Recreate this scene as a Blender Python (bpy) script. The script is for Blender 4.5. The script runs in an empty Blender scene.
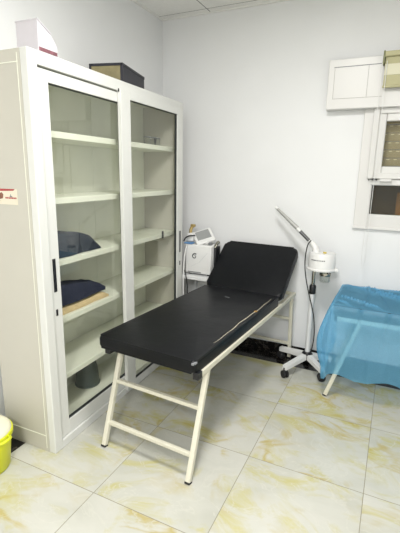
import bpy, bmesh, math, random
from mathutils import Vector, Matrix, noise
random.seed(7)
C = bpy.context.scene.collection
S = bpy.context.scene

# ---------------------------------------------------------------- camera
F_PX, PITCH, YAW, ROLL = 403.13, 0.2283, -0.4442, 0.0179
CAM = Vector((0.5788, -1.9021, 1.5459))
fw = Vector((math.sin(YAW)*math.cos(PITCH), math.cos(YAW)*math.cos(PITCH), -math.sin(PITCH)))
rt0 = Vector((math.cos(YAW), -math.sin(YAW), 0)); up0 = rt0.cross(fw)
rt = math.cos(ROLL)*rt0 + math.sin(ROLL)*up0
up = -math.sin(ROLL)*rt0 + math.cos(ROLL)*up0
cd = bpy.data.cameras.new('camera'); cam = bpy.data.objects.new('camera', cd); C.objects.link(cam)
m3 = Matrix((rt, up, -fw)).transposed()
cam.matrix_world = Matrix.Translation(CAM) @ m3.to_4x4()
cd.sensor_fit = 'VERTICAL'; cd.sensor_height = 24.0; cd.sensor_width = 18.0
cd.lens = F_PX/533*24.0; cd.clip_start = .02
S.camera = cam

# ---------------------------------------------------------------- world, lamps, exposure
w = bpy.data.worlds.new('world'); S.world = w; w.use_nodes = True
w.node_tree.nodes['Background'].inputs[0].default_value = (.62, .72, .9, 1)
w.node_tree.nodes['Background'].inputs[1].default_value = .25
def area(name, loc, size, power, col):
    l = bpy.data.lights.new(name, 'AREA'); l.shape = 'RECTANGLE'; l.size = size[0]; l.size_y = size[1]
    l.energy = power; l.color = col
    o = bpy.data.objects.new(name, l); C.objects.link(o); o.location = loc; return o
area('ceiling_lamp', (.08, -.50, 2.79), (.42, .42), 37, (1, .985, .955))
area('ceiling_lamp', (.75, -3.3, 2.79), (.6, .6), 100, (1, .985, .96))
S.view_settings.view_transform = 'Standard'; S.view_settings.look = 'None'
S.view_settings.exposure = 0.34; S.view_settings.gamma = 1.0; S.view_settings.use_curve_mapping = False

# ---------------------------------------------------------------- helpers
def lin(c):
    c = c/255; return c/12.92 if c <= .04045 else ((c+.055)/1.055)**2.4
def rgb(r, g, b): return (lin(r), lin(g), lin(b), 1)

def mat(name, col, rough=.5, metal=0, var=0, scale=30, bump=0, bscale=60, spec=.5, coat=0):
    m = bpy.data.materials.new(name); m.use_nodes = True
    nt = m.node_tree; b = nt.nodes['Principled BSDF']
    b.inputs['Base Color'].default_value = col; b.inputs['Roughness'].default_value = rough
    b.inputs['Metallic'].default_value = metal; b.inputs['Specular IOR Level'].default_value = spec
    if coat: b.inputs['Coat Weight'].default_value = coat; b.inputs['Coat Roughness'].default_value = .1
    tc = nt.nodes.new('ShaderNodeTexCoord')
    if var:
        n = nt.nodes.new('ShaderNodeTexNoise'); n.inputs['Scale'].default_value = scale; n.inputs['Detail'].default_value = 5
        nt.links.new(tc.outputs['Object'], n.inputs['Vector'])
        r = nt.nodes.new('ShaderNodeMapRange'); r.inputs[1].default_value = .3; r.inputs[2].default_value = .7
        r.inputs[3].default_value = 1-var; r.inputs[4].default_value = 1+var*.4
        nt.links.new(n.outputs[0], r.inputs[0])
        x = nt.nodes.new('ShaderNodeVectorMath'); x.operation = 'SCALE'; x.inputs[0].default_value = col[:3]
        nt.links.new(r.outputs[0], x.inputs['Scale']); nt.links.new(x.outputs[0], b.inputs['Base Color'])
    if bump:
        n = nt.nodes.new('ShaderNodeTexNoise'); n.inputs['Scale'].default_value = bscale; n.inputs['Detail'].default_value = 4
        nt.links.new(tc.outputs['Object'], n.inputs['Vector'])
        bp = nt.nodes.new('ShaderNodeBump'); bp.inputs['Strength'].default_value = bump; bp.inputs['Distance'].default_value = .01
        nt.links.new(n.outputs[0], bp.inputs['Height']); nt.links.new(bp.outputs[0], b.inputs['Normal'])
    return m

def glass(name, tint, refl=1.0, rough=.02):
    m = bpy.data.materials.new(name); m.use_nodes = True; nt = m.node_tree
    nt.nodes.remove(nt.nodes['Principled BSDF']); out = nt.nodes['Material Output']
    t = nt.nodes.new('ShaderNodeBsdfTransparent'); t.inputs[0].default_value = tint
    g = nt.nodes.new('ShaderNodeBsdfGlossy'); g.inputs['Roughness'].default_value = rough
    f = nt.nodes.new('ShaderNodeFresnel'); f.inputs[0].default_value = 1.38
    mm = nt.nodes.new('ShaderNodeMath'); mm.operation = 'MULTIPLY'; mm.inputs[1].default_value = refl
    nt.links.new(f.outputs[0], mm.inputs[0])
    x = nt.nodes.new('ShaderNodeMixShader'); nt.links.new(mm.outputs[0], x.inputs[0])
    nt.links.new(t.outputs[0], x.inputs[1]); nt.links.new(g.outputs[0], x.inputs[2]); nt.links.new(x.outputs[0], out.inputs[0])
    return m

def add_box(bm, lo, hi, bev=0, M=None, seg=2):
    lo = Vector(lo); hi = Vector(hi); c = (lo+hi)/2; d = hi-lo
    r = bmesh.ops.create_cube(bm, size=1, matrix=Matrix.Translation(c) @ Matrix.Diagonal((*d, 1)))
    vs = r['verts']
    if bev:
        es = list({e for v in vs for e in v.link_edges})
        rr = bmesh.ops.bevel(bm, geom=es, offset=bev, segments=seg, affect='EDGES', profile=.5)
        vs = list({v for f in rr['faces'] for v in f.verts} | {v for v in vs if v.is_valid})
    if M is not None: bmesh.ops.transform(bm, matrix=M, verts=vs)
    return vs
def add_bar(bm, a, b, wx, wy, bev=.003, upv=(0, 0, 1)):
    a = Vector(a); b = Vector(b); z = (b-a).normalized(); x = Vector(upv).cross(z)
    if x.length < .01: x = Vector((1, 0, 0))
    x.normalize(); y = z.cross(x)
    M = Matrix((x, y, z)).transposed().to_4x4(); M.translation = a
    add_box(bm, (-wx/2, -wy/2, 0), (wx/2, wy/2, (b-a).length), bev, M)
def add_lathe(bm, prof, c=(0, 0, 0), n=32, M=None, cap=True):
    rings = []; vs = []
    for r, z in prof:
        ring = [bm.verts.new((c[0]+r*math.cos(2*math.pi*k/n), c[1]+r*math.sin(2*math.pi*k/n), c[2]+z)) for k in range(n)]
        rings.append(ring); vs += ring
    for a, b in zip(rings, rings[1:]):
        for k in range(n): bm.faces.new((a[k], a[(k+1) % n], b[(k+1) % n], b[k]))
    if cap:
        bm.faces.new(rings[0][::-1]); bm.faces.new(rings[-1])
    if M is not None: bmesh.ops.transform(bm, matrix=M, verts=vs)
    return vs
def add_tube(bm, pts, r, n=10, smooth=0):
    pts = [Vector(p) for p in pts]
    for _ in range(smooth):
        q = [pts[0]]
        for a, b in zip(pts, pts[1:]): q += [a*.75+b*.25, a*.25+b*.75]
        pts = q+[pts[-1]]
    rs = r if isinstance(r, (list, tuple)) else [r]*len(pts)
    if len(rs) != len(pts): rs = [rs[0]+(rs[-1]-rs[0])*i/(len(pts)-1) for i in range(len(pts))]
    prev = None; rings = []
    for i, p in enumerate(pts):
        d = (pts[min(i+1, len(pts)-1)]-pts[max(i-1, 0)]).normalized()
        if prev is None:
            x = d.cross(Vector((0, 0, 1)))
            if x.length < .05: x = d.cross(Vector((1, 0, 0)))
        else: x = prev-d*prev.dot(d)
        x.normalize(); prev = x; y = d.cross(x)
        rings.append([bm.verts.new(p+rs[i]*(math.cos(2*math.pi*k/n)*x+math.sin(2*math.pi*k/n)*y)) for k in range(n)])
    for a, b in zip(rings, rings[1:]):
        for k in range(n): bm.faces.new((a[k], a[(k+1) % n], b[(k+1) % n], b[k]))
    bm.faces.new(rings[0][::-1]); bm.faces.new(rings[-1])
def add_prism(bm, poly, axis, a, b):
    def P(u, v, t):
        return {'x': (t, u, v), 'y': (u, t, v), 'z': (u, v, t)}[axis]
    A = [bm.verts.new(P(u, v, a)) for u, v in poly]; B = [bm.verts.new(P(u, v, b)) for u, v in poly]
    n = len(poly); bm.faces.new(A[::-1]); bm.faces.new(B)
    for k in range(n): bm.faces.new((A[k], A[(k+1) % n], B[(k+1) % n], B[k]))
def add_ring(bm, axis_lo, axis_hi, y0, z0, y1, z1, t, bev=.002):
    """rectangular frame in the local YZ plane; t = (left, right, bottom, top) member widths"""
    l, r, b, u = t
    add_box(bm, (axis_lo, y0, z0), (axis_hi, y0+l, z1), bev); add_box(bm, (axis_lo, y1-r, z0), (axis_hi, y1, z1), bev)
    add_box(bm, (axis_lo, y0+l, z0), (axis_hi, y1-r, z0+b), bev); add_box(bm, (axis_lo, y0+l, z1-u), (axis_hi, y1-r, z1), bev)

def obj(name, bm, m, parent=None, smooth=False, label=None):
    bmesh.ops.recalc_face_normals(bm, faces=bm.faces)
    me = bpy.data.meshes.new(name); bm.to_mesh(me); bm.free()
    if smooth:
        for p in me.polygons: p.use_smooth = True
        me.set_sharp_from_angle(angle=math.radians(40))
    me.materials.append(m)
    o = bpy.data.objects.new(name, me); C.objects.link(o)
    if parent: o.parent = parent
    if label: o['label'] = label
    return o
def tag(o, label, cat, group=None):
    o['label'] = label; o['category'] = cat
    if group: o['group'] = group
    return o
def thing(name, label, cat, loc=(0, 0, 0), rz=0, group=None):
    o = bpy.data.objects.new(name, None); C.objects.link(o); o.empty_display_size = .05
    o.location = loc; o.rotation_euler = (0, 0, rz); return tag(o, label, cat, group)
def struct(name, bm, m, parent=None, smooth=False):
    o = obj(name, bm, m, parent, smooth); o['kind'] = 'structure'; return o
B = bmesh.new

# ---------------------------------------------------------------- materials
M = {}
M['wall'] = mat('painted_plaster', rgb(228, 229, 230), .6, var=.015, scale=4, bump=.03, bscale=120)
M['ceil'] = mat('ceiling_tile', rgb(236, 235, 232), .8, var=.03, scale=40)
M['grid'] = mat('ceiling_grid_metal', rgb(96, 96, 94), .5)
M['cab'] = mat('white_coated_metal', rgb(214, 215, 211), .38, var=.012, scale=8)
M['cabside'] = mat('cream_coated_metal', rgb(192, 189, 178), .42, var=.02, scale=7)
M['cabin'] = mat('pale_coated_metal', rgb(231, 233, 219), .5, var=.03, scale=9)
M['gasket'] = mat('black_rubber_gasket', rgb(42, 46, 48), .5)
M['blackplastic'] = mat('black_plastic', rgb(22, 23, 27), .4, bump=.05)
M['rubber'] = mat('black_rubber', rgb(28, 28, 30), .6)
M['cabglass'] = glass('greenish_glass', (.982, .987, .972, 1), .12)
M['winglass'] = glass('window_glass', (.94, .95, .94, 1), .35)
M['vinyl'] = mat('black_vinyl', rgb(12, 14, 18), .40, bump=.14, bscale=13, spec=.24, var=.15, scale=25)
M['creammetal'] = mat('cream_painted_steel', rgb(212, 209, 192), .4, var=.05, scale=45)
M['whitemetal'] = mat('white_painted_steel', rgb(220, 221, 222), .35, var=.01)
M['whiteplastic'] = mat('white_plastic', rgb(222, 222, 221), .35)
M['pvc'] = mat('white_pvc', rgb(215, 214, 212), .35)
M['chrome'] = mat('brushed_metal', rgb(165, 162, 152), .25, metal=1)
M['grey'] = mat('grey_plastic', rgb(120, 122, 124), .4)
M['foam'] = mat('yellowed_foam', rgb(186, 180, 160), .9, var=.3, scale=60)

def floor_mat():
    m = bpy.data.materials.new('marble_tile'); m.use_nodes = True; nt = m.node_tree; N = nt.nodes.new; L = nt.links.new
    b = nt.nodes['Principled BSDF']; b.inputs['Roughness'].default_value = .16; b.inputs['Specular IOR Level'].default_value = .45
    tc = N('ShaderNodeTexCoord')
    def math_(op, a, v=None):
        n = N('ShaderNodeMath'); n.operation = op
        if hasattr(a, 'is_output') or hasattr(a, 'links'): L(a, n.inputs[0])
        else: n.inputs[0].default_value = a
        if v is not None:
            if hasattr(v, 'links'): L(v, n.inputs[1])
            else: n.inputs[1].default_value = v
        return n.outputs[0]
    sep = N('ShaderNodeSeparateXYZ'); L(tc.outputs['Object'], sep.inputs[0])
    ux = math_('DIVIDE', sep.outputs[0], .6); uy = math_('DIVIDE', sep.outputs[1], .6)
    fx = math_('FLOOR', ux); fy = math_('FLOOR', uy)
    cmb = N('ShaderNodeCombineXYZ'); L(fx, cmb.inputs[0]); L(fy, cmb.inputs[1])
    wn = N('ShaderNodeTexWhiteNoise'); wn.noise_dimensions = '3D'; L(cmb.outputs[0], wn.inputs[0])
    sc = N('ShaderNodeVectorMath'); sc.operation = 'SCALE'; sc.inputs['Scale'].default_value = 9; L(wn.outputs[1], sc.inputs[0])
    ad = N('ShaderNodeVectorMath'); ad.operation = 'ADD'; L(tc.outputs['Object'], ad.inputs[0]); L(sc.outputs[0], ad.inputs[1])
    mp = N('ShaderNodeMapping'); mp.inputs['Rotation'].default_value = (0, 0, .45); mp.inputs['Scale'].default_value = (1.0, 1.55, 1); L(ad.outputs[0], mp.inputs[0])
    def noise_(scale, det, dist, rough=.55, src=mp.outputs[0]):
        n = N('ShaderNodeTexNoise'); n.inputs['Scale'].default_value = scale; n.inputs['Detail'].default_value = det
        n.inputs['Distortion'].default_value = dist; n.inputs['Roughness'].default_value = rough; L(src, n.inputs['Vector']); return n.outputs[0]
    def ramp(src, stops):
        r = N('ShaderNodeValToRGB'); e = r.color_ramp.elements
        while len(e) < len(stops): e.new(.5)
        for k, (p, c) in enumerate(stops): e[k].position = p; e[k].color = c
        L(src, r.inputs[0]); return r.outputs[0]
    base = ramp(noise_(2.2, 4, .6), [(.3, rgb(182, 182, 172)), (.5, rgb(192, 192, 183)), (.7, rgb(199, 198, 190))])
    def mix(fac, a, bcol):
        x = N('ShaderNodeMix'); x.data_type = 'RGBA'; L(fac, x.inputs[0]); L(a, x.inputs[6])
        if isinstance(bcol, tuple): x.inputs[7].default_value = bcol
        else: L(bcol, x.inputs[7])
        return x.outputs[2]
    W, K = (1, 1, 1, 1), (0, 0, 0, 1)
    clouds = ramp(noise_(2.6, 7, 1.1, .62), [(.50, K), (.70, (.9, .9, .9, 1))])
    c1 = mix(clouds, base, rgb(184, 176, 92))
    veins = ramp(noise_(2.0, 5, 1.0, .5), [(.45, K), (.505, (.75, .75, .75, 1)), (.56, K)])
    vm = math_('MULTIPLY', veins, ramp(noise_(1.5, 3, .5), [(.47, K), (.62, W)]))
    c2 = mix(vm, c1, rgb(178, 160, 80))
    wv = ramp(noise_(3.5, 5, 1.2, .55), [(.485, K), (.5, (.5, .5, .5, 1)), (.515, K)])
    c3 = mix(wv, c2, rgb(201, 200, 190))
    def edge(u):
        f = math_('FRACT', u); d = math_('MINIMUM', f, math_('SUBTRACT', 1.0, f)); return math_('LESS_THAN', d, .0032)
    g = math_('MAXIMUM', edge(ux), edge(uy))
    c4 = mix(g, c3, rgb(140, 136, 120))
    L(c4, b.inputs['Base Color'])
    rr = N('ShaderNodeMapRange'); rr.inputs[3].default_value = .17; rr.inputs[4].default_value = .7; L(g, rr.inputs[0]); L(rr.outputs[0], b.inputs['Roughness'])
    return m
M['floor'] = floor_mat()
def black_marble():
    m = mat('black_marble', rgb(20, 19, 19), .14); nt = m.node_tree; b = nt.nodes['Principled BSDF']
    tc = nt.nodes.new('ShaderNodeTexCoord'); n = nt.nodes.new('ShaderNodeTexNoise')
    n.inputs['Scale'].default_value = 5; n.inputs['Detail'].default_value = 8; n.inputs['Distortion'].default_value = 2
    nt.links.new(tc.outputs['Object'], n.inputs['Vector'])
    r = nt.nodes.new('ShaderNodeValToRGB'); e = r.color_ramp.elements; e.new(.5); e.new(.5)
    for k, (p, c) in enumerate([(.46, rgb(20, 19, 19)), (.5, rgb(70, 66, 60)), (.515, rgb(28, 26, 25)), (.6, rgb(16, 15, 16))]): e[k].position = p; e[k].color = c
    nt.links.new(n.outputs[0], r.inputs[0]); nt.links.new(r.outputs[0], b.inputs['Base Color']); return m
M['blackmarble'] = black_marble()

# ---------------------------------------------------------------- room shell
XL, XR, YF, YB, ZC = -1.41, 2.7, -4.4, 1.435, 2.82
WX0, WX1, WZ0, WZ1 = .40, 1.70, 1.215, 2.10          # opening of the window in the back wall
b = B(); add_box(b, (-1.2, YF, -.08), (XR, 1.2, 0)); struct('floor', b, M['floor'])
b = B(); add_box(b, (XL, YF, -.08), (-1.2, YB, .0005)); struct('trim_1', b, M['blackmarble'])
b = B(); add_box(b, (-1.2, 1.2, -.08), (XR, YB, .0005)); struct('trim_2', b, M['blackmarble'])
b = B(); add_box(b, (XL-.12, YF, -.08), (XL, YB+.25, ZC+.1)); struct('wall_left', b, M['wall'])
b = B()
add_box(b, (XL, YB, -.08), (WX0, YB+.25, ZC+.1)); add_box(b, (WX1, YB, -.08), (XR+.12, YB+.25, ZC+.1))
add_box(b, (WX0, YB, -.08), (WX1, YB+.25, WZ0)); add_box(b, (WX0, YB, WZ1), (WX1, YB+.25, ZC+.1))
struct('wall_back', b, M['wall'])
b = B(); add_box(b, (XR, YF, -.08), (XR+.12, YB, ZC+.1)); struct('wall_right', b, M['wall'])
b = B(); add_box(b, (XL-.12, YF-.12, -.08), (XR+.12, YF, ZC+.1)); struct('wall_front', b, M['wall'])
# suspended ceiling: tiles with thin dark grid joints
b = B()
gx = [XL] + [-.95+.6*k for k in range(7)] + [XR]; gy = [YF] + [-4.05+.6*k for k in range(10)] + [YB]
for x0, x1 in zip(gx, gx[1:]):
    for y0, y1 in zip(gy, gy[1:]):
        if x1-x0 > .02 and y1-y0 > .02: add_box(b, (x0+.004, y0+.004, ZC), (x1-.004, y1-.004, ZC+.0011))
ce = struct('ceiling', b, M['ceil'])
b = B()
add_box(b, (XL, YF, ZC+.0012), (XR, YB, ZC+.05)); struct('ceiling_grid', b, M['grid'], ce)
b = B(); add_box(b, (XL+.001, YB-.018, ZC-.006), (XR, YB, ZC+.001)); add_box(b, (XL, YF, ZC-.006), (XL+.018, YB-.018, ZC+.001))
struct('trim_3', b, M['ceil'])
b = B(); add_box(b, (XL+.012, YB-.012, .0005), (XR, YB, .078), .002); struct('baseboard_back', b, M['blackmarble'])
b = B(); add_box(b, (XL, YF, .0005), (XL+.012, YB, .078), .002); struct('baseboard_left', b, M['blackmarble'])

# ---------------------------------------------------------------- window with outside shutter
def frame_xz(bm, x0, z0, x1, z1, t, y0, y1, bev=.004):
    add_box(bm, (x0, y0, z0), (x0+t, y1, z1), bev); add_box(bm, (x1-t, y0, z0), (x1, y1, z1), bev)
    add_box(bm, (x0+t, y0, z0), (x1-t, y1, z0+t), bev); add_box(bm, (x0+t, y0, z1-t), (x1-t, y1, z1), bev)
b = B(); frame_xz(b, .304, 1.165, 1.80, 2.06, .098, YB-.020, YB+.03); add_box(b, (.299, YB-.030, 1.150), (1.805, YB-.001, 1.168), .003)
win = struct('window_1', b, M['pvc'])
b = B(); add_box(b, (.39, YB-.024, 1.482), (1.71, YB+.03, 1.524), .004); struct('transom', b, M['pvc'], win)
b = B(); frame_xz(b, .368, 1.526, 1.732, 2.02, .042, YB-.045, YB+.01, .006); frame_xz(b, .400, 1.556, 1.70, 1.985, .058, YB-.032, YB+.012, .008)
sash = struct('sash', b, M['pvc'], win)
b = B(); add_box(b, (.43, YB-.008, 1.58), (1.67, YB-.003, 1.96)); struct('pane', b, M['winglass'], win)
b = B(); add_box(b, (.39, YB+.0, 1.22), (1.71, YB+.006, 1.50)); struct('pane', b, M['winglass'], win)
b = B(); frame_xz(b, .385, 1.236, 1.715, 1.50, .022, YB-.016, YB+.02); struct('sash', b, M['pvc'], win)
b = B()
for k in range(5): add_box(b, (.378+.013*k, YB-.050, 1.514+.003*(k % 2)), (.387+.013*k, YB-.022, 1.523+.003*(k % 2)), .001)
struct('hinge', b, M['gasket'], win)
b = B(); add_box(b, (.455, YB-.056, 1.506), (.535, YB-.022, 1.526), .004); struct('latch', b, M['pvc'], win)
M['shutter'] = mat('olive_brown_shutter', rgb(164, 150, 112), .6, var=.08, scale=12)
M['slot_light'] = mat('slot_light_paint', rgb(226, 214, 176), .6)  # pale paint stands in for light coming through the shutter holes
M['amber'] = mat('amber_reflection_paint', rgb(132, 92, 40), .55, var=.35, scale=6)  # amber lamp light and reflection in the lower pane, put into the colour
M['darkvoid'] = mat('dark_void_paint', rgb(66, 54, 34), .55, var=.35, scale=6)  # darkness of the void behind the lower pane, put in as brown
b = B()
for k in range(10):
    z0 = 1.50+.06*k; add_box(b, (.40, YB+.10, z0), (1.70, YB+.112, z0+.058), .004)
sh = struct('roller_shutter', b, M['shutter'], win)
b = B()
for k in range(10):
    for j in range(25): add_box(b, (.43+.05*j+.012*(k % 2), YB+.097, 1.545+.06*k), (.452+.05*j+.012*(k % 2), YB+.101, 1.550+.06*k))
struct('slot_light', b, M['slot_light'], sh)  # raised pale dashes in place of light-filled holes
b = B(); add_box(b, (.40, YB+.16, 1.2), (.585, YB+.18, 1.5)); add_box(b, (.72, YB+.16, 1.2), (1.7, YB+.18, 1.5)); add_box(b, (.40, YB+.13, 1.425), (1.7, YB+.15, 1.5)); struct('added_backdrop', b, M['darkvoid'], win)  # backdrop added to paint the dark void behind the lower pane
b = B(); add_box(b, (.585, YB+.155, 1.2), (.72, YB+.18, 1.5)); struct('added_backdrop', b, M['amber'], win)  # added backdrop carrying the painted amber reflection

# shutter box above the window
b = B(); y0 = YB-.085
add_box(b, (.036, y0, 2.016), (1.95, YB-.001, 2.352), .004)
sb = struct('trim_4', b, M['pvc'])
b = B()
add_box(b, (.078, y0-.0012, 2.088), (.081, y0+.001, 2.298)); add_box(b, (.306, y0-.0012, 2.088), (.309, y0+.001, 2.298)); add_box(b, (.078, y0-.0012, 2.086), (.41, y0+.001, 2.089))
struct('panel_joint', b, mat('joint_grey', rgb(172, 170, 166), .6), sb)
b = B(); add_box(b, (.074, y0-.0015, 2.297), (.42, y0+.001, 2.302)); struct('panel_gap', b, M['grey'], sb)

# ---------------------------------------------------------------- roller blind over the shutter box
bl = thing('roller_blind', 'olive and cream banded roller blind hanging over the shutter box above the window', 'blind', (.404, YB-.12, 2.348))
M['olive'] = mat('olive_blind_fabric', rgb(184, 180, 144), .85, bump=.1, bscale=300)
M['cream'] = mat('cream_blind_fabric', rgb(218, 215, 192), .85, bump=.1, bscale=300)
b = B(); add_box(b, (0, -.034, -.022), (1.1, .034, .012), .008, seg=3); obj('cassette', b, M['olive'], bl)
b = B(); add_box(b, (.008, -.012, -.205), (1.09, -.008, -.022)); obj('fabric', b, M['olive'], bl)
b = B(); add_box(b, (.008, -.0145, -.135), (1.09, -.0115, -.066)); obj('fabric_band', b, M['cream'], bl, label='cream band')
b = B(); add_box(b, (.004, -.02, -.216), (1.094, 0, -.200), .004); obj('bottom_bar', b, M['olive'], bl)
b = B(); add_box(b, (-.008, -.036, -.068), (.004, .034, .016), .004); obj('end_cap', b, mat('dark_olive_plastic', rgb(126, 128, 92), .5), bl, label='dark olive end cap')
b = B()
add_tube(b, [(-.010, -.03, -.04), (-.008, .02, -1.42), (.004, .02, -1.50), (.018, .02, -1.42), (.02, -.03, -.05)], .0022, 6)
obj('pull_chain', b, M['whiteplastic'], bl, True)

# ---------------------------------------------------------------- glass-fronted cabinet
CW, CH, CD = 1.58, 2.08, .372
cab = thing('display_cabinet', 'tall white metal cabinet with two sliding glass doors standing against the left wall', 'cabinet', (-.970, -.4755, 0), .033)
b = B(); add_box(b, (-CD, 0, .0), (-.045, .018, CH-.002), .002); lp = obj('side_panel', b, M['cabside'], cab)
b = B(); add_box(b, (-CD+.012, -.0015, .095), (-.06, .0005, .1)); add_box(b, (-CD+.012, -.0015, 2.02), (-.06, .0005, 2.024)); add_box(b, (-.064, -.0015, .02), (-.061, .0005, 2.06))
obj('panel_seam', b, M['cabin'], lp)
b = B(); add_box(b, (-CD, CW-.018, 0), (-.045, CW, CH-.002), .002); obj('side_panel', b, M['cabside'], cab)
for y0, y1 in ((.019, .884), (.886, CW-.019)):
    b = B(); add_box(b, (-CD, y0, .04), (-CD+.012, y1, CH-.02), .001); obj('back_panel', b, M['cabin'], cab)
b = B(); add_box(b, (-CD, .019, CH-.022), (-.046, CW-.019, CH-.002), .001); obj('top_panel', b, M['cabin'], cab)
b = B(); add_box(b, (-CD+.013, .019, .0), (-.046, CW-.019, .075), .001); obj('bottom_panel', b, M['cabin'], cab)
for z in (.39, .735, 1.067, 1.403, 1.742):
    b = B(); add_box(b, (-CD+.014, .02, z-.034), (-.062, CW-.02, z), .003); obj('shelf', b, M['cabin'], cab)
# front frame: fixed lip around the doors
b = B()
add_box(b, (-.045, 0, 0), (0, .058, CH), .004); add_box(b, (-.045, CW-.05, 0), (0, CW, CH), .004)
add_box(b, (-.045, .058, 2.018), (0, CW-.05, CH), .003); add_box(b, (-.045, .058, 0), (0, CW-.05, .050), .003)
obj('front_frame', b, M['cab'], cab)
def door(x0, x1, y0, y1, z0, z1, gl, gr, gb, gt, hy, hz, gk=.004):
    b = B(); add_ring(b, x0, x1, y0, z0, y1, z1, (gl-y0, y1-gr, gb-z0, z1-gt)); d = obj('door', b, M['cab'], cab)
    b = B(); add_box(b, (x0+.003, gl-.006, gb-.006), (x0+.008, gr+.006, gt+.006)); obj('glass_pane', b, M['cabglass'], d, label='greenish glass pane')
    b = B(); add_ring(b, x0+.001, x1-.007, gl-.001, gb-.001, gr+.001, gt+.001, (.004, gk, .004, .004), 0); obj('gasket', b, M['gasket'], d, label='black gasket')
    b = B(); add_box(b, (x1-.004, hy-.012, hz-.09), (x1+.002, hy+.012, hz+.09), .0028, seg=2); obj('handle', b, M['blackplastic'], d, label='black recessed pull')
    b = B(); add_box(b, (x1-.004, hy-.008, .785), (x1+.002, hy+.008, .822), .0028, seg=2); obj('lock', b, M['blackplastic'], d, label='black lock')
    return d
door(-.040, -.012, .060, .800, .052, 2.010, .132, .735, .136, 1.955, .092, 1.008, .0015)
d2 = door(-.010, .016, .695, 1.528, .030, 2.030, .797, 1.447, .075, 1.980, 1.50, .985)
b = B(); add_box(b, (-.001, .69, 2.012), (.006, .708, 2.03), .002); obj('track_stop', b, M['blackplastic'], cab, label='small black track stop')
# printed card stuck to the side panel
b = B(); add_box(b, (-.315, -.0022, 1.375), (-.142, .0, 1.452)); st = obj('sticker', b, mat('cream_paper', rgb(222, 215, 196), .6), cab, label='small printed card with a red band stuck to the side panel')
b = B(); add_prism(b, [(-.315, 1.452), (-.155, 1.452), (-.165, 1.444), (-.315, 1.438)], 'y', -.0032, -.0015); 
for k in range(7): add_box(b, (-.222+.011*k, -.0032, 1.404), (-.214+.011*k, -.0015, 1.4115))
obj('red_print', b, mat('red_ink', rgb(166, 62, 62), .6), st)
b = B(); add_box(b, (-.30, -.0032, 1.392), (-.262, -.0015, 1.434)); obj('picture', b, mat('picture_ink', rgb(128, 110, 130), .6, var=.6, scale=90), st)
b = B(); add_prism(b, [(-.262, 1.40), (-.24, 1.405), (-.236, 1.425), (-.246, 1.434), (-.262, 1.43)], 'y', -.0032, -.0015); obj('picture', b, mat('brown_ink', rgb(140, 92, 70), .6, var=.4, scale=90), st)
b = B(); add_prism(b, [(-.195, 1.415), (-.188, 1.418), (-.186, 1.427), (-.182, 1.418), (-.172, 1.414), (-.184, 1.412)], 'y', -.0032, -.0015); obj('emblem', b, M['grey'], st)

st.location = (.014, 0, 0)

def cabpt(x, y, z): return cab_M @ Vector((x, y, z))
cab_M = Matrix.Translation((-.970, -.4755, 0)) @ Matrix.Rotation(.033, 4, 'Z')

# ---------------------------------------------------------------- things in the cabinet
M['navy'] = mat('navy_cloth', rgb(27, 34, 58), .85, bump=.5, bscale=55, var=.25, scale=30)
M['slate'] = mat('slate_blue_cloth', rgb(30, 40, 56), .8, bump=.5, bscale=45, var=.2, scale=25)
M['sand'] = mat('beige_cloth', rgb(206, 184, 142), .9, bump=.4, bscale=90, var=.15, scale=40)
def soft_slab(x0, x1, y0, y1, height, layers=None, seed=0, wob=.008, nx=16, ny=30):
    """folded cloth: closed pillow-like slab whose height is a function of (u,v)"""
    bm = B(); top = {}; bot = {}
    for i in range(nx+1):
        for j in range(ny+1):
            u = i/nx; v = j/ny
            e = min(1, (min(u, 1-u)*6))**.5*min(1, (min(v, 1-v)*8))**.5
            p = Vector((x0+(x1-x0)*u, y0+(y1-y0)*v, 0))
            dn = noise.noise(Vector((u*4+seed, v*7, seed)))
            sx = noise.noise(Vector((v*4, seed+3, 1)))*.012; sy = noise.noise(Vector((u*4, seed+9, 5)))*.014
            h = height(u, v)*(.35+.65*e)+wob*dn*e
            top[i, j] = bm.verts.new((p.x+sx, p.y+sy, max(.006, h)))
            bot[i, j] = bm.verts.new((p.x+sx, p.y+sy, 0))
    for i in range(nx):
        for j in range(ny):
            bm.faces.new((top[i, j], top[i+1, j], top[i+1, j+1], top[i, j+1])); bm.faces.new((bot[i, j], bot[i, j+1], bot[i+1, j+1], bot[i+1, j]))
    edge = [(i, 0) for i in range(nx)]+[(nx, j) for j in range(ny)]+[(i, ny) for i in range(nx, 0, -1)]+[(0, j) for j in range(ny, 0, -1)]
    for a, c in zip(edge, edge[1:]+edge[:1]): bm.faces.new((top[a], top[c], bot[c], bot[a]))
    return bm
def in_cab(o, x, y, z, rz=0): o.location = cabpt(x, y, z); o.rotation_euler = (0, 0, .033+rz); return o
o = obj('folded_cloth', soft_slab(-.10, .08, -.22, .24, lambda u, v: .13 if v < .35 else .02+.11*math.sqrt(max(0, 1-((v-.35)/.65)**2)), seed=2.1, wob=.005), M['slate'], None, True)
tag(in_cab(o, -.17, .345, 1.068), 'slate blue folded cloth on the middle shelf behind the left glass door', 'cloth')
o = obj('folded_towel', soft_slab(-.11, .09, -.24, .255, lambda u, v: .042*(1-.1*v), seed=5.3, wob=.006), M['sand'], None, True)
tag(in_cab(o, -.175, .39, .736), 'beige folded towel under the navy cloth on the cabinet shelf', 'towel')
o = obj('folded_garment', soft_slab(-.105, .075, -.25, .235, lambda u, v: .085+.02*math.sin(5*v), seed=8.7, wob=.012), M['navy'], None, True)
tag(in_cab(o, -.17, .385, .784), 'navy folded garment lying on the beige towel in the cabinet', 'clothes')
bn = thing('upturned_pot', 'dark slate upturned pot on the cabinet floor behind left glass door', 'pot'); in_cab(bn, -.262, .60, .0755)
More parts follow.
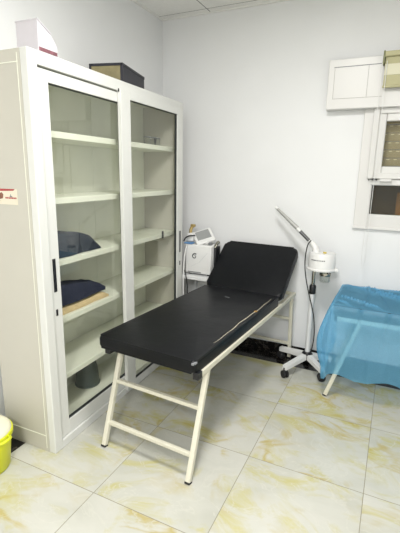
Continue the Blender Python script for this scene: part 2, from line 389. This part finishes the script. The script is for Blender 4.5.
b = B(); add_lathe(b, [(.086, 0), (.088, .012), (.083, .014), (.074, .12), (.056, .20), (.050, .21), (.0, .212)], n=36, cap=False); obj('body', b, mat('slate_plastic', rgb(72, 84, 84), .45, var=.1), bn, True)
M['cupglass'] = glass('clear_cup_glass', (.97, .98, .97, 1), .4)
for k, (yy, xx) in enumerate(((1.16, -.12), (1.235, -.11), (1.305, -.12))):
    g = thing('glass_cup', ['small clear glass cup on the top cabinet shelf, nearest the cabinet middle', 'small clear glass cup on the top cabinet shelf, middle of three', 'small clear glass cup on the top cabinet shelf, nearest the far end'][k], 'cup', group='glass cups on the top shelf')
    in_cab(g, xx, yy+.06, 1.7425)
    b = B(); add_lathe(b, [(.0, 0), (.022, 0), (.027, .055), (.0245, .055), (.02, .006), (.0, .006)], n=20, cap=False); obj('bowl', b, M['cupglass'], g, True)
    b = B(); add_lathe(b, [(.0265, .052), (.0285, .056), (.0265, .059), (.024, .056)], n=20, cap=False); obj('rim', b, M['grey'], g, True)
o = obj('shelf_clip', (lambda b: (add_box(b, (-.006, -.009, -.036), (.004, .009, .022), .002), b)[1])(B()), M['blackplastic'])
tag(in_cab(o, -.0545, 1.335, 1.065), 'small black clip on the edge of the middle shelf behind right glass door', 'clip')

# ---------------------------------------------------------------- things on top of the cabinet
bx = thing('carton', 'white carton with a maroon printed lower edge lying on the front of cabinet top', 'box'); in_cab(bx, -.002, .135, CH, .0)
M['carton'] = mat('white_card', rgb(204, 200, 206), .6, var=.03, scale=15); M['maroon'] = mat('maroon_print', rgb(128, 84, 92), .6, var=.4, scale=60)
b = B(); add_prism(b, [(-.062, 0), (.062, 0), (.060, .045), (.020, .088), (-.060, .13)], 'x', -.13, 0); cb = obj('carton_body', b, M['carton'], bx)
b = B(); add_box(b, (-.001, -.058, .002), (.0015, .058, .018)); obj('printed_edge', b, M['maroon'], cb)
b = B(); add_prism(b, [(.020, .089), (-.062, .131), (-.062, .135), (.021, .093)], 'x', -.134, .004); obj('carton_flap', b, M['carton'], bx)
tr = thing('file_tray', 'black box with a tan inset face lying on the cabinet top', 'tray', (-1.003, .28, CH), .24)
TW, TL, TH = .215, .385, .105
b = B()
add_box(b, (-TW, 0, 0), (0, TL, .006)); add_box(b, (-TW, 0, .006), (-TW+.006, TL, TH)); add_box(b, (-.006, 0, .006), (0, TL, TH))
add_box(b, (-TW+.006, TL-.006, .006), (-.006, TL, TH)); add_box(b, (-TW+.006, 0, .006), (-.006, .006, TH))
add_box(b, (-TW-.003, -.005, TH-.014), (.003, TL+.003, TH+.002), .002); add_box(b, (-.014, -.005, 0), (.003, 0, TH), .001); add_box(b, (-TW-.003, -.005, 0), (-TW+.012, 0, TH), .001)
obj('tray_body', b, mat('navy_black_card', rgb(32, 32, 42), .5, var=.1), tr)
b = B(); add_box(b, (-TW+.012, -.0025, .006), (-.014, .0, TH-.014)); obj('tan_face', b, mat('tan_card', rgb(128, 120, 88), .7, var=.3, scale=14), tr, label='tan card face')

# ---------------------------------------------------------------- couches (treatment beds)
def square_leg(a, c, m, parent, t=.028):
    b = B(); add_bar(b, a, c, t, t, .004, (1, 0, 0)); l = obj('leg', b, m, parent)
    d = (Vector(a)-Vector(c)).normalized()
    b = B(); add_bar(b, Vector(c)+d*.012, Vector(c)-d*.0, t+.003, t+.003, .003, (1, 0, 0)); obj('foot_cap', b, M['rubber'], l, label='black rubber foot')
    return l
def add_slab(bm, x0, x1, y0, y1, z0, z1, rc, bev, M=None, seg=4):
    poly = []
    for cx, cy, a in ((x1-rc, y1-rc, 0), (x0+rc, y1-rc, 90), (x0+rc, y0+rc, 180), (x1-rc, y0+rc, 270)):
        for k in range(9):
            t = math.radians(a+90*k/8); poly.append((cx+rc*math.cos(t), cy+rc*math.sin(t)))
    A = [bm.verts.new((x, y, z0)) for x, y in poly]; D = [bm.verts.new((x, y, z1)) for x, y in poly]; n = len(poly)
    f0 = bm.faces.new(A[::-1]); f1 = bm.faces.new(D)
    sides = [bm.faces.new((A[k], A[(k+1) % n], D[(k+1) % n], D[k])) for k in range(n)]
    es = list(f0.edges)+list(f1.edges); vs = A+D
    rr = bmesh.ops.bevel(bm, geom=es, offset=bev, segments=seg, affect='EDGES', profile=.5)
    vs = list({v for f in bm.faces for v in f.verts})
    if M is not None: bmesh.ops.transform(bm, matrix=M, verts=vs)
def pad(x0, x1, y0, y1, z0, z1, r=.02, dome=.008):
    bm = B(); add_slab(bm, x0, x1, y0, y1, z0, z1, .022, r); return bm
def make_bed(bed, L, hinge, pads, leg0, head=True, zp=.658, dz=0):
    m = M['creammetal']
    mt = obj('mattress', pad(pads[0], pads[1], pads[2], hinge-.004, .588+dz, zp), M['vinyl'], bed, True, 'black vinyl mattress')
    for s in (-1, 1):
        b = B(); add_bar(b, (s*.284, .0, .572+dz), (s*.284, L, .572+dz), .03, .03, .003); rl = obj('rail', b, m, bed)
        b = B(); add_box(b, (s*.284-.0165, -.03+dz, .553+dz), (s*.284+.0165, .012, .592+dz), .003); obj('end_plug', b, M['blackplastic'], rl, label='black plug')
    for y in (.06, L-.02):
        b = B(); add_bar(b, (-.268, y, .578+dz), (.268, y, .578+dz), .025, .025, .003); obj('cross_bar', b, m, bed)
    for y0, y1 in (leg0, (L-.06, L-.01)):
        for s in (-1, 1):
            square_leg((s*.282, y0, .566+dz), (s*.282, y1, .0), m, bed)
        for z in (.135, .365):
            y = y1+(y0-y1)*z/.566
            b = B(); add_bar(b, (-.27, y, z), (.27, y, z), .022, .022, .003); obj('rung', b, m, bed)
    if head:
        ang = math.atan2(.30, .367)
        Mx = Matrix.Translation((0, hinge, .628)) @ Matrix.Rotation(ang, 4, 'X')
        bm = B(); add_slab(bm, pads[0]-.004, pads[1]+.015, 0.0, .502, -.032, .034, .040, .02, Mx); obj('backrest', bm, M['vinyl'], bed, True)
        for s in (-1, 1):
            a = Mx @ Vector((s*.2, .36, -.03)); b = B(); add_bar(b, a, (s*.2, L-.02, .59), .018, .018, .002); obj('backrest_prop', b, m, bed)
    else:
        bm = pad(pads[0], pads[1], hinge+.004, L, .588+dz, zp); obj('backrest', bm, M['vinyl'], bed, True)
    return mt
bed = thing('treatment_couch', 'black vinyl treatment couch with raised backrest and cream steel legs beside the cabinet', 'couch', (-.488, -.233, 0), -.066)
mt = make_bed(bed, 1.62, 1.215, (-.335, .288, -.045), (.10, -.085))
# torn edge, scuffs
b = B()
pts = []
for k in range(25):
    t = k/24; y = .20+.92*t; wv = .006*math.sin(11*t)+.004*math.sin(29*t)
    pts.append((.262+wv*.6, y, .6572+.0*t, .0008+.0024*math.sin(math.pi*t)*(.6+.4*math.sin(17*t)**2)))
for (x, y, z, r), (x2, y2, z2, r2) in zip(pts, pts[1:]):
    A = [bm_v for bm_v in (b.verts.new((x-r, y, z+.0018)), b.verts.new((x+r, y, z+.0012)), b.verts.new((x2+r2, y2, z2+.0012)), b.verts.new((x2-r2, y2, z2+.0018)))]
    b.faces.new(A)
bmesh.ops.remove_doubles(b, verts=b.verts, dist=.0001)
obj('tear', b, M['foam'], mt, label='torn edge showing yellow foam')
b = B(); add_lathe(b, [(.0, .0), (.013, 0), (.010, .003), (0, .0035)], (.262, .80, .658), 12, cap=False); obj('stain', b, mat('brown_stain', rgb(150, 116, 58), .8), mt)
b = B(); add_box(b, (-.055, .98, .6575), (-.015, .99, .6586), .0005); obj('scuff', b, M['grey'], mt)
b = B(); add_box(b, (.268, -.0465, .636), (.282, -.038, .648), .002); add_box(b, (.276, -.040, .640), (.2895, -.02, .6505), .002); obj('scuff', b, mat('pale_scuff', rgb(140, 142, 146), .5, var=.4, scale=200), mt)

bed2 = thing('treatment_couch', 'cream framed treatment couch under the blue sheet below the window', 'couch', (.30, 1.145, 0), -math.pi/2)
make_bed(bed2, 1.62, 1.14, (-.275, .29, -.02), (.16, -.025), False, .684, .022)

# ---------------------------------------------------------------- blue disposable sheet over the second couch
def sheet_mat():
    m = bpy.data.materials.new('blue_nonwoven'); m.use_nodes = True; nt = m.node_tree; N = nt.nodes.new; L = nt.links.new
    nt.nodes.remove(nt.nodes['Principled BSDF']); out = nt.nodes['Material Output']
    tc = N('ShaderNodeTexCoord'); n = N('ShaderNodeTexNoise'); n.inputs['Scale'].default_value = 300; L(tc.outputs['Object'], n.inputs[0])
    d = N('ShaderNodeBsdfDiffuse'); d.inputs[0].default_value = rgb(126, 202, 242)
    t = N('ShaderNodeBsdfTranslucent'); t.inputs[0].default_value = rgb(126, 200, 242)
    p = N('ShaderNodeBsdfTransparent'); p.inputs[0].default_value = (.70, .88, 1, 1)
    g = N('ShaderNodeBsdfGlossy'); g.inputs['Roughness'].default_value = .4; g.inputs[0].default_value = (1, 1, 1, 1)
    a = N('ShaderNodeMixShader'); a.inputs[0].default_value = .3; L(d.outputs[0], a.inputs[1]); L(t.outputs[0], a.inputs[2])
    h = N('ShaderNodeMixShader'); h.inputs[0].default_value = .04; L(a.outputs[0], h.inputs[1]); L(g.outputs[0], h.inputs[2])
    r = N('ShaderNodeMapRange'); r.inputs[3].default_value = .42; r.inputs[4].default_value = .66; L(n.outputs[0], r.inputs[0])
    x = N('ShaderNodeMixShader'); L(r.outputs[0], x.inputs[0]); L(h.outputs[0], x.inputs[1]); L(p.outputs[0], x.inputs[2]); L(x.outputs[0], out.inputs[0])
    return m
def make_sheet():
    bm = B()
    x0, x1, yf, yb, zt = .268, 1.95, .836, 1.425, .689
    NU1, NUC, NUF, NV, NT = 26, 22, 190, 40, 16
    cols = []          # border points: (x, y, outward normal, arc position)
    rc = .02
    for i in range(NU1): cols.append((x0, yb+(yf+rc-yb)*i/NU1, (-1, 0)))
    for i in range(NUC+1):
        th = math.pi/2*i/NUC; cols.append((x0+rc-rc*math.cos(th), yf+rc-rc*math.sin(th), (-math.cos(th), -math.sin(th))))
    for i in range(1, NUF+1): cols.append((x0+rc+(x1-x0-rc)*i/NUF, yf, (0, -1)))
    n = len(cols); s = 0; arc = []
    for k, c in enumerate(cols):
        if k: s += math.hypot(c[0]-cols[k-1][0], c[1]-cols[k-1][1])+(.012 if NU1 <= k <= NU1+NUC else 0)
        arc.append(s)
    grid = {}
    def ridge(x, y):
        h = 0
        for xf, sl, wd, hh in ((.455, .16, .009, .010), (.625, .42, .010, .011), (.80, .62, .010, .009), (.99, .70, .012, .011), (1.25, .6, .012, .010)):
            d = y-yf; h += hh*math.exp(-((x-xf+sl*d-.10*math.sin(2.6*d))/wd)**2)
        return h
    for k, (x, y, nn) in enumerate(cols):
        a = arc[k]; corner = math.exp(-((k-NU1-NUC/2)/9)**2)
        if nn[1] < -.9: drop = .505+.016*noise.noise(Vector((a*5, 0, 3)))+.010*math.sin(a*19)-.03*(x-x0)+.035*corner
        else: drop = .50+.04*corner+.02*noise.noise(Vector((a*5, 2, 3)))
        for j in range(NV+1):
            v = j/NV; z = zt-drop*v
            fold = noise.noise(Vector((a*7.5, v*.9, 0)))*.022+noise.noise(Vector((a*19, v*1.6, 7)))*.010
            off = .004+.018*(1-math.exp(-v*5))*.6+fold*min(1, v*2.2)**1.2+.012*corner*v
            rnd = .010*(1-min(1, v*14))**2
            off = max(off, .003)-rnd
            if nn[1] < -.9: off += ridge(x+.02*math.sin(3*v), yf)*max(0, 1-v*1.3)
            else: off += .045*math.sin(math.pi*min(1, v*1.15))*min(1, max(0, (1.36-y)*6))
            off += .022*corner*v*(1.6-v)
            px, py = x+nn[0]*off, y+nn[1]*off
            py = min(py, yb)
            grid[k, j] = bm.verts.new((px, py, z))
    for k in range(n-1):
        for j in range(NV): bm.faces.new((grid[k, j], grid[k+1, j], grid[k+1, j+1], grid[k, j+1]))
    # top: rows from front border inwards
    tx = [x0]+[x0+(x1-x0)*i/200 for i in range(1, 201)]
    top = {}
    NYT = 40
    for i, x in enumerate(tx):
        for j in range(NYT+1):
            u = j/NYT; y = yf+(yb-yf)*u
            e = min(1, min(u, 1-u)*9, (x-x0)/.05)
            q = (x-.2)*.86+(y-1.1)*1.25            # long diagonal creases
            cr = abs(noise.noise(Vector((q*6.5, (x-y)*.8, 2))))
            z = zt+.003+e*(.026*max(0, .16-cr)/.16+.006*noise.noise(Vector((x*9, y*9, 4)))+ridge(x, y))
            top[i, j] = bm.verts.new((x, y, z))
    for i in range(len(tx)-1):
        for j in range(NYT): bm.faces.new((top[i, j], top[i+1, j], top[i+1, j+1], top[i, j+1]))
    bmesh.ops.remove_doubles(bm, verts=bm.verts, dist=.0035)
    return bm
sh = obj('bed_sheet', make_sheet(), sheet_mat(), None, True)
tag(sh, 'sheer blue disposable sheet draped over the couch below the window', 'sheet')

# ---------------------------------------------------------------- small table with the skin machine
tb = thing('side_table', 'small white side table holding the skin machine between cabinet and couch', 'table', (-.90, 1.262, 0))
b = B(); add_box(b, (-.155, -.155, .645), (.155, .155, .680), .004); obj('tabletop', b, M['whitemetal'], tb)
for sx in (-1, 1):
    for sy in (-1, 1):
        b = B(); add_bar(b, (sx*.14, sy*.14, 0), (sx*.14, sy*.14, .645), .022, .022, .003, (1, 0, 0)); obj('leg', b, M['whitemetal'], tb)
b = B(); add_box(b, (-.14, -.14, .25), (.14, .14, .265), .003); obj('lower_shelf', b, M['whitemetal'], tb)
mc = thing('skin_machine', 'white tabletop skin treatment machine with tilted screen on the small side table', 'machine', (-.895, 1.262, .6805))
b = B(); add_box(b, (-.122, -.115, .012), (.122, .105, .266), .012, seg=3); obj('body', b, M['whiteplastic'], mc, True)
for sx in (-.09, .09):
    for sy in (-.08, .08):
        b = B(); add_lathe(b, [(.014, 0), (.014, .0125)], (sx, sy, 0), 12); obj('foot', b, M['rubber'], mc)
b = B()
pts = [(-.03+(.026-.0014*k)*math.cos(.5*k+.9), -.1165, .165+(.026-.0014*k)*math.sin(.5*k+.9)) for k in range(15)]
add_tube(b, pts, [.0055, .0022], 8, 1); obj('emblem', b, mat('dark_emblem', rgb(84, 88, 90), .4), mc, True, 'grey swirl emblem')
b = B(); add_tube(b, [(.012, -.1155, .115), (.09, -.1155, .205)], .0014, 6); add_tube(b, [(.012, -.1155, .115), (-.06, -.1155, .075)], .0010, 6); obj('groove_line', b, mat('pale_grey_line', rgb(196, 198, 200), .5), mc)
b = B(); add_box(b, (-.095, -.1162, .02), (.03, -.114, .03), .0008); obj('lower_strip', b, M['grey'], mc)
Ms = Matrix.Translation((.012, -.03, .335)) @ Matrix.Rotation(.35, 4, 'Z') @ Matrix.Rotation(math.radians(42), 4, 'X') @ Matrix.Rotation(.42, 4, 'Z')
b = B(); add_box(b, (-.085, -.075, -.02), (.085, .075, .0), .01, Ms, 3); mn = obj('monitor', b, M['whiteplastic'], mc, True)
b = B(); add_box(b, (-.062, -.035, -.001), (.062, .06, .0018), .0008, Ms); obj('screen', b, mat('grey_screen', rgb(146, 148, 148), .25), mn, label='grey blank screen')
b = B(); add_box(b, (-.045, -.06, .268), (.09, .07, .31), .012, seg=3); obj('monitor_base', b, M['whiteplastic'], mc, True)
b = B(); add_lathe(b, [(.018, 0), (.02, .012), (.012, .02), (0, .021)], (.096, -.07, .272), 16); obj('knob', b, M['grey'], mc, True)
b = B(); add_box(b, (-.125, -.09, .285), (-.062, -.02, .355), .012, Matrix.Translation((0, 0, 0)), 3); obj('probe_holder', b, M['whiteplastic'], mc, True)
b = B(); add_tube(b, [(-.115, -.03, .34), (-.12, -.015, .39), (-.10, .0, .415)], .014, 10, 1); add_box(b, (-.125, -.02, .40), (-.085, .015, .425), .006); obj('probe', b, mat('brass_probe', rgb(168, 146, 92), .4, metal=.4), mc, True, 'brass coloured probe')
b = B(); add_box(b, (-.135, -.118, .268), (-.055, -.06, .279), .004); obj('blue_strip', b, mat('blue_plastic', rgb(98, 142, 190), .4), mc, label='blue tray strip')
b = B(); add_tube(b, [(-.135, -.12, .29), (-.115, -.12, .325), (-.075, -.11, .342), (-.045, -.08, .338)], .006, 8, 2); obj('probe_cable', b, M['rubber'], mc, True)
b = B(); add_tube(b, [(-.10, -.122, .265), (-.112, -.14, .20), (-.112, -.166, .05), (-.11, -.168, -.15), (-.105, -.168, -.38)], .006, 8, 2); obj('hose', b, M['whiteplastic'], mc, True)
b = B(); add_tube(b, [(-.105, -.152, .04), (-.085, -.168, 0), (-.065, -.168, -.12), (-.08, -.165, -.25), (-.07, -.17, -.4)], .005, 8, 2); obj('power_cord', b, M['rubber'], mc, True)
b = B(); add_box(b, (.124, -.06, .06), (.146, .03, .25), .008, seg=3); obj('handpiece', b, M['blackplastic'], mc, True, 'black handpiece')
b = B(); add_tube(b, [(.130, -.05, .245), (.136, -.03, .275), (.142, 0, .287)], .014, 10, 1); add_tube(b, [(.134, -.06, .245), (.146, -.05, .268)], .009, 10); obj('handpiece_tip', b, M['chrome'], mc, True, 'chrome tip')

# ---------------------------------------------------------------- facial steamer on a five-star base
sx0, sy0 = .072, 1.22
sm = thing('facial_steamer', 'white facial steamer on a wheeled star base standing between the two couches', 'steamer', (sx0, sy0, 0))
b = B(); add_lathe(b, [(.03, .075), (.042, .08), (.042, .135), (.03, .15), (.0, .152)], n=20); obj('hub', b, M['blackplastic'], sm, True, 'black hub')
for k in range(5):
    th = math.radians((-117, -47, 26, 98, 158)[k]); d = Vector((math.cos(th), math.sin(th), 0))
    R_ = .285 if k not in (2,) else .185
    R_ = {0: .275, 1: .225, 2: .20, 3: .20, 4: .265}[k]
    if sy0+d.y*(R_+.03) > 1.41: R_ = (1.41-sy0)/d.y-.035
    b = B(); x = d.cross(Vector((0, 0, 1)))
    A = [(.034, .025, .088, .136), (R_, .021, .064, .104)]
    vs = []
    for r, hw, z0, z1 in A:
        vs.append([b.verts.new(d*r+x*s*hw+Vector((0, 0, z))) for s, z in ((-1, z0), (1, z0), (1, z1), (-1, z1))])
    for q in range(4): b.faces.new((vs[0][q], vs[0][(q+1) % 4], vs[1][(q+1) % 4], vs[1][q]))
    b.faces.new(vs[0]); b.faces.new(vs[1][::-1]); bmesh.ops.bevel(b, geom=list(b.edges), offset=.006, segments=2, affect='EDGES')
    lg = obj('leg', b, M['whiteplastic'], sm)
    p = d*(R_-.012)
    b = B(); add_lathe(b, [(.014, .05), (.014, .085)], (p.x, p.y, 0), 12)
    Mc = Matrix.Translation((p.x, p.y, .030)) @ Matrix.Rotation(th+1.25, 4, 'Z') @ Matrix.Rotation(math.pi/2, 4, 'X')
    for s in (-1, 1): add_lathe(b, [(.024, s*.005), (.030, s*.008), (.030, s*.020), (.024, s*.023)], (0, 0, 0), 20, Mc)
    add_box(b, (-.018, -.006, .0), (.018, .006, .033), .003, Matrix.Translation((p.x, p.y, .03)) @ Matrix.Rotation(th+1.25, 4, 'Z'))
    obj('caster', b, M['rubber'], lg, True, 'black twin wheel caster')
b = B(); add_lathe(b, [(.02, .13), (.02, .665)], n=20); obj('pole', b, M['whitemetal'], sm, True)
b = B(); add_lathe(b, [(.024, .64), (.026, .645), (.026, .70), (.018, .712)], n=20); obj('collar', b, M['blackplastic'], sm, True, 'black collar')
b = B(); add_lathe(b, [(.0125, .70), (.0125, .845)], n=16); obj('inner_pole', b, M['chrome'], sm, True, 'metal inner pole')
hx = .052
b = B(); add_lathe(b, [(.0, .838), (.10, .838), (.111, .842), (.112, .852), (.101, .858), (.101, .938), (.098, .945), (.098, .962), (.09, .972), (.0, .974)], (hx, 0, 0), 40, cap=False); hd = obj('head', b, M['whiteplastic'], sm, True)
b = B()
for k in range(9):
    th = math.radians(-128+7*k); p = Vector((hx+.1018*math.cos(th), .1018*math.sin(th), .925))
    add_box(b, (-.0045, -.001, -.004), (.0045, .001, .004), 0, Matrix.Translation(p) @ Matrix.Rotation(th+math.pi/2, 4, 'Z'))
obj('lettering', b, M['grey'], hd)
b = B(); add_lathe(b, [(.012, .97), (.014, .982), (0, .984)], (hx+.02, -.03, 0), 14, cap=False); obj('button', b, mat('yellow_button', rgb(198, 176, 70), .4), hd, label='yellow button')
b = B(); add_box(b, (hx+.10, -.03, .838), (hx+.128, 0, .862), .004); obj('side_lug', b, M['whiteplastic'], sm)
b = B(); add_lathe(b, [(.0, .750), (.036, .750), (.040, .756), (.040, .815), (.034, .826), (.034, .838), (.031, .838), (.031, .824), (.037, .813), (.037, .758), (0, .754)], (hx+.035, -.02, 0), 24, cap=False); obj('water_jar', b, M['cupglass'], sm, True, 'clear glass water jar')
b = B(); add_lathe(b, [(.0415, .80), (.043, .81), (.0415, .82)], (hx+.035, -.02, 0), 24, cap=False); obj('jar_ring', b, M['chrome'], sm, True)
b = B(); add_tube(b, [(.004, 0, .965), (-.006, 0, 1.01), (-.035, 0, 1.035), (-.056, 0, 1.054)], [.028, .019], 14, 1); obj('elbow', b, M['whiteplastic'], sm, True)
a0 = Vector((-.053, 0, 1.051)); a1 = Vector((-.137, .010, 1.124)); a2 = Vector((-.154, .014, 1.140)); a3 = Vector((-.336, .075, 1.275))
b = B(); add_tube(b, [a0, a1], .0125, 14)
for k in range(9): 
    p = a0+(a1-a0)*(.1+.1*k); add_tube(b, [p, p+(a1-a0)*.04], .0145, 12)
obj('arm', b, mat('dark_grey_metal', rgb(96, 97, 98), .35, metal=.6), sm, True, 'dark ribbed arm segment')
b = B(); add_tube(b, [a1-(a1-a0)*.08, a2], .017, 14); obj('arm_joint', b, M['whiteplastic'], sm, True)
b = B(); add_tube(b, [a2, a3], [.0175, .0115], 14); obj('nozzle', b, mat('satin_silver', rgb(178, 178, 176), .35, metal=.35), sm, True, 'silver tapering nozzle')
b = B(); add_tube(b, [a3, a3+(a3-a2).normalized()*.02], [.011, .012], 12); obj('nozzle_tip', b, M['whiteplastic'], sm, True)
b = B(); add_tube(b, [(-.036, -.03, 1.062), (-.056, -.07, 1.03), (-.063, -.08, .893), (-.041, -.08, .762), (-.01, -.08, .647), (.031, -.07, .516), (.050, -.06, .373), (.048, -.045, .248), (.03, -.038, .15)], .0042, 8, 2); obj('power_cord', b, M['rubber'], sm, True, 'black power cord')

# ---------------------------------------------------------------- lime bucket at the cabinet foot
bk = thing('bucket', 'lime yellow plastic bucket with cream lid on the floor beside the cabinet', 'bucket', (-1.222, -.715, 0))
b = B(); add_lathe(b, [(0, 0), (.108, 0), (.116, .008), (.134, .188), (.143, .191), (.143, .212), (.137, .214), (.130, .213), (.126, .186), (.108, .012), (0, .01)], n=48, cap=False); obj('bucket_body', b, mat('lime_plastic', rgb(214, 218, 22), .35), bk, True)
b = B(); add_lathe(b, [(0, .238), (.10, .238), (.125, .234), (.134, .224), (.136, .2145), (.128, .2145), (.12, .216), (0, .218)], n=48, cap=False); obj('lid', b, mat('cream_plastic', rgb(226, 222, 198), .4), bk, True, 'cream lid')
b = B(); add_tube(b, [(.135, -.035, .201), (.162, -.030, .208), (.178, 0, .214), (.168, .035, .212), (.138, .045, .202)], .008, 10, 2); obj('handle', b, mat('lime_handle', rgb(206, 212, 30), .35), bk, True)
